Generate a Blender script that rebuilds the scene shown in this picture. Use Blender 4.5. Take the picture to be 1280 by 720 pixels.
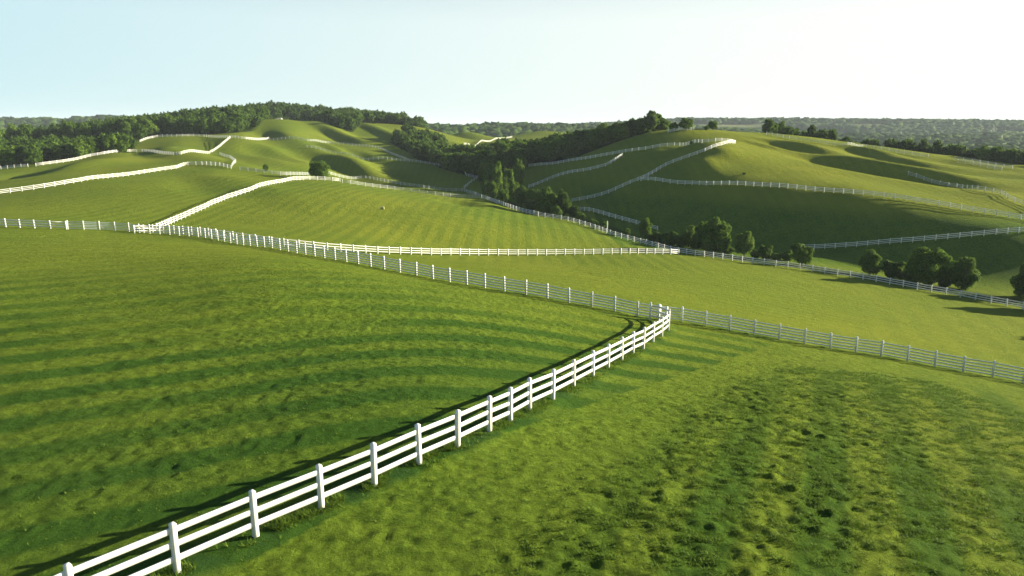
import bpy, math, random
import numpy as np
from mathutils import Vector
random.seed(7); rng = np.random.default_rng(11)
for o in list(bpy.data.objects): bpy.data.objects.remove(o)
scene = bpy.context.scene
COL = scene.collection
R = math.radians
# ---------------------------------------------------------------- camera
cam_data = bpy.data.cameras.new("camera"); cam = bpy.data.objects.new("camera", cam_data); COL.objects.link(cam)
cam_data.sensor_width = 36.0; cam_data.lens = 900/1280*36.0
cam_data.clip_start = 0.5; cam_data.clip_end = 30000
cam.location = (0, 0, 10.7)
PITCH = math.atan(203/900.0)
cam.rotation_euler = (math.pi/2-PITCH, 0, 0)
scene.camera = cam
# ---------------------------------------------------------------- sky and sun
SUN_EL, SUN_AHEAD = 13.6, 14.0           # low sun on the right, a little ahead of the camera
world = bpy.data.worlds.new("World"); scene.world = world; world.use_nodes = True
nt = world.node_tree; bg = nt.nodes["Background"]
sky = nt.nodes.new("ShaderNodeTexSky"); sky.sky_type = 'NISHITA'; sky.sun_disc = False
sky.sun_elevation = R(SUN_EL); sky.sun_rotation = R(90-SUN_AHEAD)
sky.altitude = 0; sky.air_density = 1.0; sky.dust_density = 0.6; sky.ozone_density = 2.5
tc = nt.nodes.new("ShaderNodeTexCoord"); sx = nt.nodes.new("ShaderNodeSeparateXYZ"); nt.links.new(tc.outputs["Generated"], sx.inputs[0])
mr = nt.nodes.new("ShaderNodeMapRange"); nt.links.new(sx.outputs[2], mr.inputs[0])          # pale summer murk low in the sky
for i_, v_ in ((1, 0.13), (2, 0.32), (3, 0.92), (4, 0.0)): mr.inputs[i_].default_value = v_
mx = nt.nodes.new("ShaderNodeMix"); mx.data_type = 'RGBA'; nt.links.new(mr.outputs[0], mx.inputs[0])
nt.links.new(sky.outputs[0], mx.inputs[6]); 
dp = nt.nodes.new("ShaderNodeVectorMath"); dp.operation = 'DOT_PRODUCT'; nt.links.new(tc.outputs["Generated"], dp.inputs[0]); dp.inputs[1].default_value = (math.cos(R(SUN_AHEAD)), math.sin(R(SUN_AHEAD)), 0.22)
au = nt.nodes.new("ShaderNodeMapRange"); nt.links.new(dp.outputs["Value"], au.inputs[0])     # the wide aureole round the low sun
for i_, v_ in ((1, -0.5), (2, 0.8), (3, 0.0), (4, 1.0)): au.inputs[i_].default_value = v_
pm_ = nt.nodes.new("ShaderNodeMix"); pm_.data_type = 'RGBA'; nt.links.new(au.outputs[0], pm_.inputs[0])
pm_.inputs[6].default_value = (3.5, 5.3, 5.9, 1); pm_.inputs[7].default_value = (7.3, 7.3, 6.6, 1); nt.links.new(pm_.outputs[2], mx.inputs[7])
nt.links.new(mx.outputs[2], bg.inputs[0]); bg.inputs[1].default_value = 0.05
sun_data = bpy.data.lights.new("sun", 'SUN'); sun = bpy.data.objects.new("sun", sun_data); COL.objects.link(sun)
sun_data.energy = 5.0; sun_data.angle = R(0.5); sun_data.color = (1.0, 0.92, 0.70)
a = R(SUN_AHEAD); e = R(SUN_EL)
SUNV = Vector((math.cos(a)*math.cos(e), math.sin(a)*math.cos(e), math.sin(e)))
sun.rotation_euler = SUNV.to_track_quat('Z', 'Y').to_euler()
vs = scene.view_settings
vs.view_transform = 'Standard'; vs.look = 'None'; vs.exposure = 1.62; vs.gamma = 1; vs.use_curve_mapping = False
scene.render.engine = 'CYCLES'
scene.cycles.volume_bounces = 0; scene.cycles.max_bounces = 6
scene.cycles.transparent_max_bounces = 8
CTRL = [(-12.5, 15.6, 0.0), (-6.6, 15.6, 0.0), (0.0, 15.6, 0.0), (7.2, 16.0, -0.3), (13.5, 16.9, -0.9), (-15.8, 20.4, 0.0), (-5.9, 20.4, 0.0), (4.1, 21.0, -0.3), (18.7, 24.1, -1.9), (-21.5, 28.6, 0.1), (-11.5, 28.9, 0.0), (-1.4, 29.2, -0.1), (-3.0, 21.5, 0.0), (-0.8, 24.5, -0.2), (0.7, 27.3, -0.6), (2.8, 31.4, -1.1), (6.2, 38.7, -2.3), (11.0, 49.1, -3.5), (11.2, 36.6, -2.4), (14.9, 30.7, -2.2), (25.5, 33.6, -3.4), (-31.2, 42.6, 0.1), (-21.4, 42.6, 0.1), (-8.8, 40.3, -0.3), (0.5, 42.5, -1.4), (-41.7, 57.7, -0.3), (-28.7, 57.7, -0.3), (-65.6, 91.7, -1.9), (-56.4, 91.6, -2.3), (-48.6, 94.3, -3.1), (-38.0, 86.8, -2.6), (-26.1, 75.0, -1.8), (-17.9, 67.3, -1.6), (-7.3, 59.9, -1.9), (-1.4, 55.9, -2.1), (4.9, 53.2, -2.6), (9.8, 52.4, -3.4), (13.0, 52.8, -3.9), (16.9, 51.9, -4.4), (23.0, 50.0, -5.1), (27.7, 49.2, -5.7), (32.2, 47.6, -6.2), (34.9, 46.5, -6.5), (-46.7, 99.3, -3.61), (-34.4, 90.1, -3.5), (-24.5, 90.8, -4.76), (-15.6, 98.6, -6.64), (-4.9, 108.4, -8.61), (7.9, 116.3, -10.02), (30.3, 128.1, -11.99), (36.4, 124.1, -11.97), (42.0, 119.9, -12.18), (52.4, 112.6, -12.73), (61.2, 105.3, -13.3), (71.1, 96.9, -14.01), (22.1, 140.6, -11.46), (11.0, 164.4, -10.4), (0.0, 190.1, -10.1), (-9.4, 212.8, -9.52), (-30.0, 226.3, -8.57), (-56.0, 242.2, -6.21), (-54.2, 124.9, -3.53), (-55.1, 155.8, -2.91), (-53.4, 186.6, -2.94), (-44.2, 186.4, -3.54), (-26.8, 172.7, -5.33), (-7.0, 157.9, -7.28), (9.7, 144.0, -9.73), (24.0, 133.4, -11.39), (-27.4, 129.7, -5.22), (-5.6, 123.9, -8.0), (-33.8, 104.2, -4.44), (-22.2, 104.0, -5.57), (-106.7, 150.7, -3.12), (-75.0, 125.1, -2.58), (-99.0, 166.4, -1.46), (-98.0, 181.7, -1.59), (-91.0, 197.3, -0.92), (-79.7, 207.6, -0.63), (-163.6, 232.7, -3.01), (-154.1, 238.1, -1.78), (-147.0, 248.6, -0.72), (-138.8, 259.3, 1.3), (-124.7, 259.3, 1.3), (-105.6, 254.1, 0.95), (-160.2, 316.2, 3.64), (-158.9, 332.1, 5.77), (-126.4, 332.1, 5.77), (-106.8, 321.6, 4.9), (-124.4, 358.1, 7.67), (-135.3, 431.3, 13.89), (-129.9, 436.4, 13.92), (-162.4, 441.3, 13.03), (-186.3, 441.0, 11.63), (-200.4, 420.0, 9.37), (-201.4, 377.9, 4.68), (-234.7, 336.0, 0.68), (-174.0, 294.9, 0.33), (-100.3, 441.0, 11.63), (-55.0, 461.0, 9.24), (-24.4, 278.3, -5.1), (-62.2, 284.1, -2.35), (-88.0, 336.6, 3.19), (-65.4, 315.4, 0.28), (-38.0, 288.8, -4.13), (-14.2, 257.6, -6.16), (-78.0, 273.9, -1.88), (-100.1, 269.2, -0.21), (-21.3, 489.9, 1.34), (-12.4, 573.7, 8.88), (-41.8, 480.5, 5.1), (17.3, 532.0, 6.19), (5.6, 255.2, -3.23), (6.5, 236.6, -8.4), (13.7, 205.5, -9.96), (16.5, 198.5, -9.26), (26.7, 243.9, 1.34), (25.0, 227.8, -1.74), (30.0, 194.3, -4.99), (39.8, 227.9, 3.17), (53.3, 222.1, 4.56), (57.4, 240.6, 9.43), (69.3, 245.7, 9.14), (42.3, 243.2, 7.35), (43.3, 197.6, 0.55), (58.9, 203.9, 5.71), (85.3, 245.3, 7.32), (81.2, 206.5, 3.44), (70.4, 177.9, -0.36), (87.9, 173.5, -1.98), (108.4, 242.6, 4.77), (127.5, 228.5, 0.95), (149.3, 212.5, -1.82), (103.0, 152.5, -3.8), (106.7, 150.2, -5.23), (97.1, 156.6, -4.18), (99.0, 166.0, -3.25), (94.7, 175.6, -1.56), (32.5, 184.5, -2.99), (49.7, 173.3, -2.72), (58.3, 165.1, -2.81), (77.7, 152.5, -3.8), (89.6, 143.9, -5.69), (98.8, 138.5, -6.93), (41.9, 143.2, -13.35), (28.1, 156.8, -12.08), (57.1, 137.3, -12.35), (74.4, 132.7, -10.07), (92.4, 129.1, -7.76), (83.9, 115.7, -12.71), (72.5, 125.8, -13.3), (46.2, 159.4, -9.76), (60.0, 149.4, -8.48), (16.9, 189.9, -10.92), (0.0, 205.5, -9.96), (-5.4, 247.1, -7.36), (20.0, 305.8, 3.22), (0.0, 314.9, -2.07), (-14.7, 334.8, -4.68), (-170.8, 365.6, 7.21), (-101.2, 372.5, 7.15), (-73.5, 423.0, 6.67), (-38.1, 501.3, 5.92), (-131.0, 312.7, 5.06), (-84.6, 379.0, 3.86), (57.1, 214.3, 6.83), (-174.9, 308.3, 1.84), (-132.5, 282.4, 2.58), (-105.6, 284.6, 2.52), (-84.2, 308.8, 1.83), (-60.8, 348.3, 0.69), (-28.3, 370.6, 0.05), (30.8, 256.3, 3.33), (65.8, 207.9, 4.73), (92.1, 222.3, 4.31), (-171.2, 277.1, -0.53), (-128.1, 246.6, 0.7), (-90.7, 281.1, -0.7), (-66.9, 298.3, -1.4), (-41.4, 328.9, -2.64), (18.9, 266.1, -0.09), (37.2, 219.7, 1.79), (72.7, 198.3, 2.66), (98.6, 212.1, 2.1), (-198.1, 257.9, -3.38), (-124.1, 217.6, -1.18), (-97.4, 206.5, -0.57), (-68.5, 249.6, -2.92), (-48.6, 276.8, -4.41), (58.6, 184.1, 0.65), (77.8, 186.5, 0.52), (101.4, 196.6, -0.03), (129.3, 210.5, -0.79), (-141.7, 196.5, -3.02), (-111.0, 178.5, -1.76), (-91.8, 175.6, -1.56), (-74.7, 176.2, -1.6), (-61.7, 190.1, -2.57), (-33.4, 264.0, -7.73), (15.7, 219.1, -4.59), (63.6, 172.4, -1.33), (81.6, 174.3, -1.47), (123.6, 185.6, -2.26), (147.6, 192.9, -2.76), (-126.2, 163.2, -3.55), (-84.1, 146.3, -2.08), (-70.6, 148.7, -2.28), (-43.2, 156.5, -2.96), (-33.1, 187.3, -5.65), (-18.0, 233.1, -9.66), (24.6, 202.5, -6.99), (39.6, 179.0, -4.94), (66.8, 159.1, -3.2), (83.1, 160.0, -3.27), (116.0, 161.5, -3.41), (-92.1, 126.7, -2.89), (-66.5, 126.1, -2.82), (-55.8, 130.6, -3.3), (-43.9, 134.1, -3.68), (-31.5, 138.2, -4.12), (-19.3, 151.3, -5.52), (-5.1, 183.4, -8.96), (45.3, 166.5, -7.15), (57.6, 154.8, -5.9), (69.9, 148.2, -5.18), (84.1, 147.1, -5.07), (116.2, 150.6, -5.44), (-77.5, 99.3, -2.15), (-68.2, 100.2, -2.27), (-61.1, 105.4, -2.94), (-53.9, 112.3, -3.85), (-44.0, 115.9, -4.31), (-33.5, 120.0, -4.83), (-22.4, 125.5, -5.55), (-10.4, 133.8, -6.63), (3.4, 153.6, -9.19), (20.7, 168.3, -11.09), (37.1, 166.2, -10.82), (73.8, 140.7, -7.52), (85.7, 137.2, -7.07), (-56.0, 76.2, -1.23), (-49.7, 78.3, -1.56), (-43.4, 81.4, -2.05), (-36.3, 83.9, -2.44), (-31.0, 93.5, -3.94), (-14.7, 114.0, -7.14), (9.8, 133.7, -10.23), (41.6, 151.2, -12.97), (55.0, 146.2, -12.19), (65.9, 138.1, -10.92), (86.2, 126.9, -9.17), (97.6, 125.1, -8.89), (-45.8, 57.9, -0.34), (-34.3, 58.3, -0.42), (-21.0, 54.7, 0.26), (-16.4, 57.9, -0.34), (-13.1, 72.6, -3.15), (-6.9, 87.0, -5.89), (2.2, 97.2, -7.84), (12.9, 104.0, -9.13), (25.1, 110.8, -10.44), (53.1, 123.5, -12.87), (66.9, 125.9, -13.32), (78.1, 123.4, -12.85), (87.2, 118.6, -11.93), (-33.5, 44.8, 0.07), (-28.9, 44.8, 0.07), (-24.2, 44.7, 0.1), (-19.2, 43.7, 0.33), (-14.5, 43.1, 0.47), (-10.4, 44.5, 0.15), (-6.2, 47.5, -0.58), (-1.5, 52.0, -1.65), (4.3, 57.8, -3.02), (11.5, 65.1, -4.74), (20.5, 73.4, -6.7), (31.6, 82.6, -8.89), (44.6, 91.9, -11.11), (58.6, 99.7, -12.96), (72.0, 104.2, -14.01), (83.0, 104.6, -14.13), (-27.9, 34.3, 0.1), (-24.3, 34.3, 0.1), (-20.8, 34.5, 0.05), (-17.3, 34.6, 0.01), (-13.7, 34.8, -0.03), (-10.2, 35.0, -0.12), (-6.6, 35.5, -0.26), (-3.0, 36.5, -0.58), (0.9, 38.9, -1.31), (5.4, 42.2, -2.33), (10.4, 45.0, -3.19), (15.9, 47.3, -3.92), (31.0, 56.9, -6.88), (41.1, 63.3, -8.84), (51.8, 68.7, -10.53), (-19.7, 25.3, 0.06), (-17.0, 25.3, 0.06), (-14.3, 25.4, 0.03), (-11.6, 25.4, 0.03), (-8.9, 25.3, 0.07), (-6.1, 25.2, 0.13), (-3.4, 25.3, 0.08), (-0.8, 26.1, -0.27), (2.1, 27.3, -0.78), (5.2, 28.1, -1.09), (8.4, 28.8, -1.39), (11.8, 29.7, -1.79), (19.5, 31.9, -2.71), (23.7, 33.0, -3.17), (29.0, 35.2, -4.08), (-15.6, 18.2, -0.02), (-13.6, 18.1, -0.01), (-11.6, 18.1, -0.01), (-9.6, 18.1, -0.01), (-7.6, 18.1, -0.02), (-5.6, 18.1, -0.02), (-3.6, 18.1, -0.01), (-1.6, 18.1, -0.02), (0.4, 18.2, -0.04), (2.5, 18.3, -0.09), (4.5, 18.4, -0.19), (6.7, 18.7, -0.36), (8.9, 19.1, -0.56), (11.2, 19.5, -0.79), (13.7, 19.9, -1.08), (16.4, 20.6, -1.45), (-30.0, -20.0, 0.0), (30.0, -20.0, -0.3), (0.0, 0.0, 0.0), (-80.0, 20.0, 0.0), (70.0, 10.0, -3.0), (-120.0, 70.0, -2.0), (120.0, 60.0, -12.0), (150.0, 110.0, -9.0), (120.0, 135.0, -3.5), (150.0, 160.0, -1.0), (170.0, 185.0, -2.0), (210.0, 130.0, -6.0), (230.0, 220.0, -8.0), (-260.0, 200.0, -6.0), (-260.0, 350.0, -6.0), (-150.0, 480.0, 4.0), (-50.0, 520.0, 2.0), (0.0, 560.0, -5.0), (60.0, 620.0, 0.0), (140.0, 330.0, -8.0), (90.0, 300.0, -4.0), (200.0, 280.0, -12.0), (250.0, 330.0, -16.0), (60.0, 330.0, -8.0), (150.0, 300.0, -8.0), (120.0, 300.0, -5.0), (100.0, 420.0, -14.0), (-250.0, 520.0, -8.0), (300.0, 120.0, -10.0), (300.0, 450.0, -18.0), (-300.0, 60.0, -6.0), (200.0, 0.0, -8.0), (-180.0, 620.0, -8.0), (200.0, 620.0, -18.0), (-14.0, 20.0, 0.0), (-25.0, 33.0, 0.1), (-30.0, 45.0, 0.1), (93.3, 269.9, 7.27), (105.6, 269.6, 6.12), (117.0, 265.1, 4.5), (130.3, 260.7, 2.93), (148.8, 252.0, 0.75), (167.1, 237.9, -2.55), (-161.9, 482.6, 14.01), (-153.1, 487.6, 13.79), (-116.1, 487.6, 13.53), (-86.2, 497.5, 12.28), (-255.9, 480.1, 3.06), (-219.3, 481.0, 7.13), (-267.6, 438.6, 0.91)]  # includes an unseen rise beyond the right edge, shaped to shade the hillside
SWALES = [(-97.2, 284.4, 5, 10, 0.4, 0.848, 0.53), (-111.9, 349.0, 4, 14, 0.35, 0.848, 0.53), (-87.0, 377.1, 4, 34, 0.62, 0.848, 0.53), (-75.4, 418.1, 4, 30, 0.62, 0.848, 0.53), (-77.9, 313.3, 3, 16, 0.5, 0.848, 0.53), (-61.2, 268.2, 4, 17, 0.6, 0.809, 0.588), (-56.4, 339.7, 3.2, 20, 0.6, 0.848, 0.53), (-59.6, 302.6, 3, 14, 0.4, 0.829, 0.559), (-132.5, 211.5, 7, 12, 0.45, 0.951, 0.309), (-130.7, 265.8, 4, 8, 0.3, 0.883, 0.469), (-9.7, 175.0, 4, 6, 0.35, 0.951, 0.309), (84.5, 215.2, 3.2, 8, 0.7, 0.788, 0.616), (109.2, 224.2, 3, 7, 0.65, 0.848, 0.53), (89.6, 193.7, 4, 9, 0.7, 0.766, 0.643), (100.7, 179.4, 4, 10, 0.7, 0.766, 0.643), (112.5, 211.7, 2.4, 7, 0.5, 0.809, 0.588), (74.1, 216.0, 2.2, 6, 0.45, 0.848, 0.53), (-33.4, 495.6, 10, 22, 0.45, 0.866, 0.5), (-11.7, 413.1, 7, 14, 0.5, 0.899, 0.438), (-83.5, 416.1, 6, 14, 0.35, 0.848, 0.53), (-67.8, 161.7, 4, 20, 0.2, 0.848, 0.53), (-82.2, 268.2, 4, 20, 0.3, 0.848, 0.53), (-41.0, 312.0, 4, 18, 0.35, 0.829, 0.559), (-60.3, 160.8, 4, 22, 0.16, 0.829, 0.559), (-28.5, 258.8, 4, 12, 0.2, 0.829, 0.559), (72.0, 145.6, 10, 22, 0.09, 0.883, 0.469)]
MOUNDS = [(49.2, 186.9, 3.2, 5, 1.6), (56.0, 194.5, 3.5, 4, 1.3)]
FENCES = {
  'near': [(-9.89, 13.32), (-9.04, 14.6), (-8.06, 15.73), (-6.82, 17.25), (-5.44, 18.68), (-4.18, 20.02), (-3.0, 21.46), (-1.86, 22.83), (-0.82, 24.43), (0.71, 27.08), (2.83, 31.26), (6.13, 38.36), (8.38, 42.99), (9.99, 46.44), (11.01, 48.88), (11.34, 50.16), (11.32, 51.15), (10.89, 51.67), (10.25, 51.78)],
  'back': [(-56.8, 91.5), (-50.37, 93.74), (-38.68, 88.44), (-26.59, 76.27), (-17.9, 67.5), (-11.59, 62.02), (-7.22, 59.41), (-1.4, 55.73), (1.75, 54.77), (4.96, 53.49), (7.16, 53.36), (9.76, 52.4), (12.97, 52.88), (16.92, 51.96), (23.04, 49.98), (27.73, 49.27), (32.22, 47.61), (35.4, 45.63), (37.66, 41.93)],
  'backleft': [(-72.67, 92.95), (-65.64, 91.78), (-61.2, 91.23), (-56.93, 91.38)],
  'third': [(-48.47, 91.69), (-47.23, 96.99), (-40.99, 93.8), (-33.91, 88.86), (-28.6, 87.73), (-24.33, 90.08), (-20.03, 93.59), (-15.42, 97.76), (-4.88, 108.1), (7.85, 116.07), (19.13, 121.22), (29.73, 126.78)],
  'shoulder': [(-49.07, 98.77), (-52.37, 111.76), (-53.59, 123.55), (-55.19, 140.29), (-54.31, 153.61), (-54.54, 170.55), (-53.35, 186.23), (-45.43, 191.64)],
  'valley': [(-8.64, 205.24), (0.0, 178.92), (6.29, 166.07), (12.09, 164.16), (17.69, 156.63), (20.69, 147.75), (25.5, 140.12), (29.52, 131.72), (32.58, 127.85), (40.36, 119.0), (51.99, 111.72), (60.88, 104.73), (70.24, 95.71), (74.12, 89.42)],
  'upvalley': [(-74.37, 199.11), (-62.65, 199.8), (-60.43, 219.71), (-59.03, 238.48), (-51.9, 252.02), (-38.49, 239.01), (-23.07, 226.91), (-15.68, 232.5), (-9.19, 207.42)],
  'dim': [(-43.46, 185.89), (-31.54, 195.48), (-20.11, 197.45), (-8.97, 202.26)],
  'left1': [(-107.25, 144.51), (-105.23, 148.58), (-100.37, 154.0), (-96.39, 161.9), (-96.14, 178.26), (-93.9, 194.22), (-92.19, 200.39), (-94.08, 209.7), (-90.03, 210.5), (-82.2, 205.25), (-77.5, 201.08)],
  'zig': [(-78.61, 204.65), (-85.69, 226.65), (-99.09, 257.19), (-107.8, 270.1)],
  'left2': [(-173.58, 235.83), (-163.44, 232.52), (-154.22, 232.27)],
  'left3': [(-152.34, 233.34), (-147.65, 242.75), (-147.03, 253.5), (-143.3, 257.01), (-141.4, 269.64), (-136.27, 271.17), (-119.06, 250.35), (-109.49, 241.26), (-110.98, 268.59)],
  'left4': [(-112.19, 272.32), (-113.32, 284.6), (-115.64, 297.43), (-117.92, 307.9)],
  'hill1': [(-160.25, 316.36), (-161.25, 325.64), (-158.15, 330.46), (-150.38, 329.23), (-139.33, 332.78), (-119.96, 312.42)],
  'hill2': [(-118.68, 311.73), (-112.11, 307.51), (-110.65, 317.65), (-114.16, 345.1)],
  'top': [(-147.26, 442.82), (-138.98, 435.27), (-134.62, 431.98), (-146.5, 494.13)],
  'grey1': [(-110.71, 335.67), (-92.02, 328.86), (-86.85, 346.54), (-75.57, 346.53), (-59.69, 333.42), (-44.75, 298.37), (-39.33, 289.42), (-28.47, 282.07), (-18.31, 268.85), (-16.01, 255.31), (-11.87, 250.64)],
  'grey2': [(-84.79, 303.6), (-75.2, 299.28), (-65.64, 300.04), (-53.3, 296.83), (-40.6, 289.42)],
  'link': [(-12.1, 249.67), (-14.05, 245.01), (-15.76, 237.81)],
  'short': [(-39.42, 346.93), (-35.77, 333.64), (-31.82, 319.33)],
  'centre': [(-25.63, 391.87), (-18.68, 428.77), (-10.48, 481.47), (0.0, 499.54)],
  'r11': [(5.86, 254.38), (10.56, 253.3), (18.51, 248.39), (25.37, 238.89), (31.17, 233.61), (40.97, 227.44), (50.74, 224.82), (54.35, 207.8), (63.61, 210.76)],
  'r12': [(5.22, 224.88), (12.81, 232.52), (21.04, 222.59), (28.78, 220.49), (34.24, 226.84)],
  'r13': [(16.44, 197.64), (21.92, 195.97), (29.42, 190.36), (33.21, 188.4), (41.06, 196.89), (46.53, 197.65), (51.8, 197.57), (56.92, 200.73), (63.71, 209.51)],
  'r14': [(33.05, 186.3), (38.3, 182.82), (43.45, 179.01), (49.08, 173.06), (54.06, 168.86), (60.11, 163.45), (66.73, 157.56), (72.96, 152.23), (79.08, 148.66), (86.2, 144.27), (90.42, 140.86), (96.95, 136.93), (100.1, 131.76)],
  'r15': [(56.79, 138.24), (63.17, 136.99), (69.67, 134.8), (75.82, 132.46), (81.87, 130.37), (86.51, 128.69), (91.78, 128.11), (100.04, 129.65)],
  'r16': [(17.15, 181.43), (22.7, 171.22), (28.68, 164.61), (32.62, 160.21)],
  'r17': [(98.92, 181.61), (100.42, 179.1), (101.7, 175.95), (104.64, 170.07), (104.09, 162.37), (105.36, 155.54), (103.97, 151.04), (104.89, 147.6), (105.48, 141.47)],
  'r18': [(85.75, 248.07), (91.09, 239.09), (98.36, 235.69), (105.23, 231.38), (116.45, 241.46), (123.57, 235.59), (130.33, 229.03)],
  'r19': [(136.28, 225.04), (139.84, 221.15), (144.74, 210.91)],
  'r20': [(135.21, 221.51), (138.24, 216.53), (140.92, 209.61)],
  'r21': [(50.89, 240.31), (54.08, 240.68), (59.17, 240.19)],
}
THICKET = [(28.74, 146.32, 2.14, 2.96), (31.04, 142.34, 2.56, 3.2), (33.68, 142.62, 2.89, 3.21), (36.06, 139.94, 3.15, 3.15), (37.68, 137.11, 3.4, 3.4), (40.22, 133.13, 2.25, 3.3), (44.07, 128.03, 1.73, 2.6), (47.23, 126.74, 1.57, 2.58), (4.93, 184.59, 3.28, 3.7), (10.24, 170.26, 3.41, 3.79), (15.9, 167.72, 2.24, 3.37), (18.43, 161.78, 1.63, 2.53), (63.83, 113.42, 1.93, 3.35), (67.72, 110.11, 2.13, 2.76), (4.4, 198.03, 5.28, 4.4), (-2.82, 212.49, 6.59, 4.71)]
TREES = [(-9.53, 247.15, 6.24, 4.36, 0), (-7.45, 241.06, 7.21, 4.26, 0), (-4.18, 209.66, 10.4, 3.95, 0), (-1.22, 221.1, 8.41, 4.16, 0), (2.06, 233.34, 9.67, 4.38, 0), (-8.43, 224.16, 6.2, 2.98, 3), (-5.4, 203.13, 5.16, 4.05, 0), (-2.34, 191.77, 4.44, 3.41, 0), (2.61, 196.09, 4.99, 4.79, 0), (0.46, 205.77, 5.7, 3.65, 0), (5.9, 189.57, 5.71, 4.21, 1), (8.52, 173.93, 7.47, 6.59, 1), (12.31, 172.58, 6.81, 4.23, 2), (14.84, 173.02, 3.21, 3.86, 3), (20.24, 157.39, 2.2, 2.46, 3), (24.57, 152.3, 1.95, 2.05, 3), (28.22, 150.72, 4.4, 3.21, 0), (30.23, 144.68, 2.88, 3.58, 3), (32.77, 144.34, 3.38, 2.92, 3), (35.44, 142.6, 4.51, 3.21, 0), (37.37, 140.09, 5.91, 3.78, 1), (37.75, 132.39, 7.62, 6.86, 1), (42.81, 130.86, 4.77, 3.84, 0), (45.34, 126.67, 3.13, 2.86, 3), (49.25, 126.77, 2.09, 2.58, 3), (54.39, 136.38, 2.24, 2.46, 3), (49.25, 120.26, 3.83, 3.67, 0), (58.89, 116.09, 4.39, 3.69, 0), (62.23, 115.09, 3.54, 4.18, 3), (65.06, 110.78, 6.57, 7.06, 1), (69.85, 109.06, 5.44, 4.72, 1), (76.13, 103.27, 5.66, 5.43, 1), (-51.93, 196.4, 5.64, 6.06, 0), (-69.15, 204.33, 2.1, 2.02, 0), (52.44, 256.93, 4.65, 6.14, 1), (52.9, 242.45, 3.29, 3.68, 3), (56.86, 241.47, 4.09, 5.24, 0), (66.97, 245.86, 3.34, 3.74, 0), (63.99, 242.65, 1.92, 1.84, 3), (52.17, 213.7, 1.21, 1.4, 3), (56.31, 176.55, 0.61, 0.97, 3), (20.9, 247.84, 1.41, 1.63, 3), (-91.5, 421.51, 3.34, 3.2, 3), (76.6, 94.63, 6.79, 6.52, 1), (65.52, 74.37, 5.39, 5.17, 1)]
WOODS = {'leftfront': [(-173.1, 239.1), (-160.0, 241.2), (-154.4, 249.6), (-146.2, 262.4), (-138.3, 266.7), (-154.7, 296.0), (-180.0, 305.8), (-220.0, 305.1)], 'leftridge': [(-163.9, 324.6), (-162.3, 339.4), (-130.3, 342.5), (-128.7, 360.3), (-130.6, 374.2), (-144.0, 436.3), (-167.1, 482.8), (-255.9, 480.5), (-183.3, 336.6)], 'leftfar': [(-248.9, 325.5), (-185.1, 346.6), (-250.7, 480.9), (-320.0, 614.6), (-466.7, 614.6)], 'hilltop': [(-157.4, 451.5), (-149.3, 460.2), (-139.3, 452.0), (-121.2, 451.9), (-113.3, 436.3), (-100.2, 420.4), (-90.0, 415.0), (-92.9, 451.4), (-75.8, 466.4), (-56.6, 466.0), (-57.8, 533.1), (-190.7, 534.6)], 'centre': [(-65.5, 393.8), (-53.7, 352.4), (-41.8, 313.9), (-28.2, 279.9), (-13.9, 252.9), (-8.5, 242.3), (0.0, 247.5), (6.3, 261.4), (19.8, 250.7), (38.8, 251.2), (50.6, 251.8), (53.5, 281.7), (25.3, 290.8), (12.8, 293.1), (4.5, 296.7), (-13.2, 301.3), (-27.5, 335.5), (-40.6, 392.9), (-55.6, 409.0)], 'rightrow': [(92.3, 267.9), (106.4, 271.7), (117.9, 267.3), (128.2, 291.0), (100.4, 291.7)], 'rightrow2': [(118.5, 267.1), (131.9, 262.7), (140.6, 280.2), (126.6, 285.7)], 'rightrow3': [(132.6, 259.5), (141.7, 254.3), (150.6, 245.7), (162.1, 230.8), (171.1, 222.1), (190.6, 247.7), (164.9, 269.5), (140.4, 275.1)]}
THICKET = [(28.74, 146.32, 2.14, 2.96), (31.04, 142.34, 2.56, 3.2), (33.68, 142.62, 2.89, 3.21), (36.06, 139.94, 3.15, 3.15), (37.68, 137.11, 3.4, 3.4), (40.22, 133.13, 2.25, 3.3), (44.07, 128.03, 1.73, 2.6), (47.23, 126.74, 1.57, 2.58), (4.93, 184.59, 3.28, 3.7), (10.24, 170.26, 3.41, 3.79), (15.9, 167.72, 2.24, 3.37), (18.43, 161.78, 1.63, 2.53), (63.83, 113.42, 1.93, 3.35), (67.72, 110.11, 2.13, 2.76), (4.4, 198.03, 5.28, 4.4), (-2.82, 212.49, 6.59, 4.71)]
POLE = [20.3, 152.4] 
BALE = [-24.86, 138.05]
NEAR_POSTS = [(-11.4, 11.6), (-9.68, 13.94), (-8.18, 15.64), (-6.82, 17.25), (-5.44, 18.68), (-4.18, 20.02), (-3.0, 21.46), (-1.86, 22.83), (-0.82, 24.43), (-0.06, 25.71), (0.71, 27.18), (1.75, 29.0), (2.83, 31.26), (3.98, 33.63), (5.05, 36.03), (6.13, 38.36), (7.09, 40.37), (8.04, 42.21), (9.06, 44.4), (10.06, 46.48)]
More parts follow.
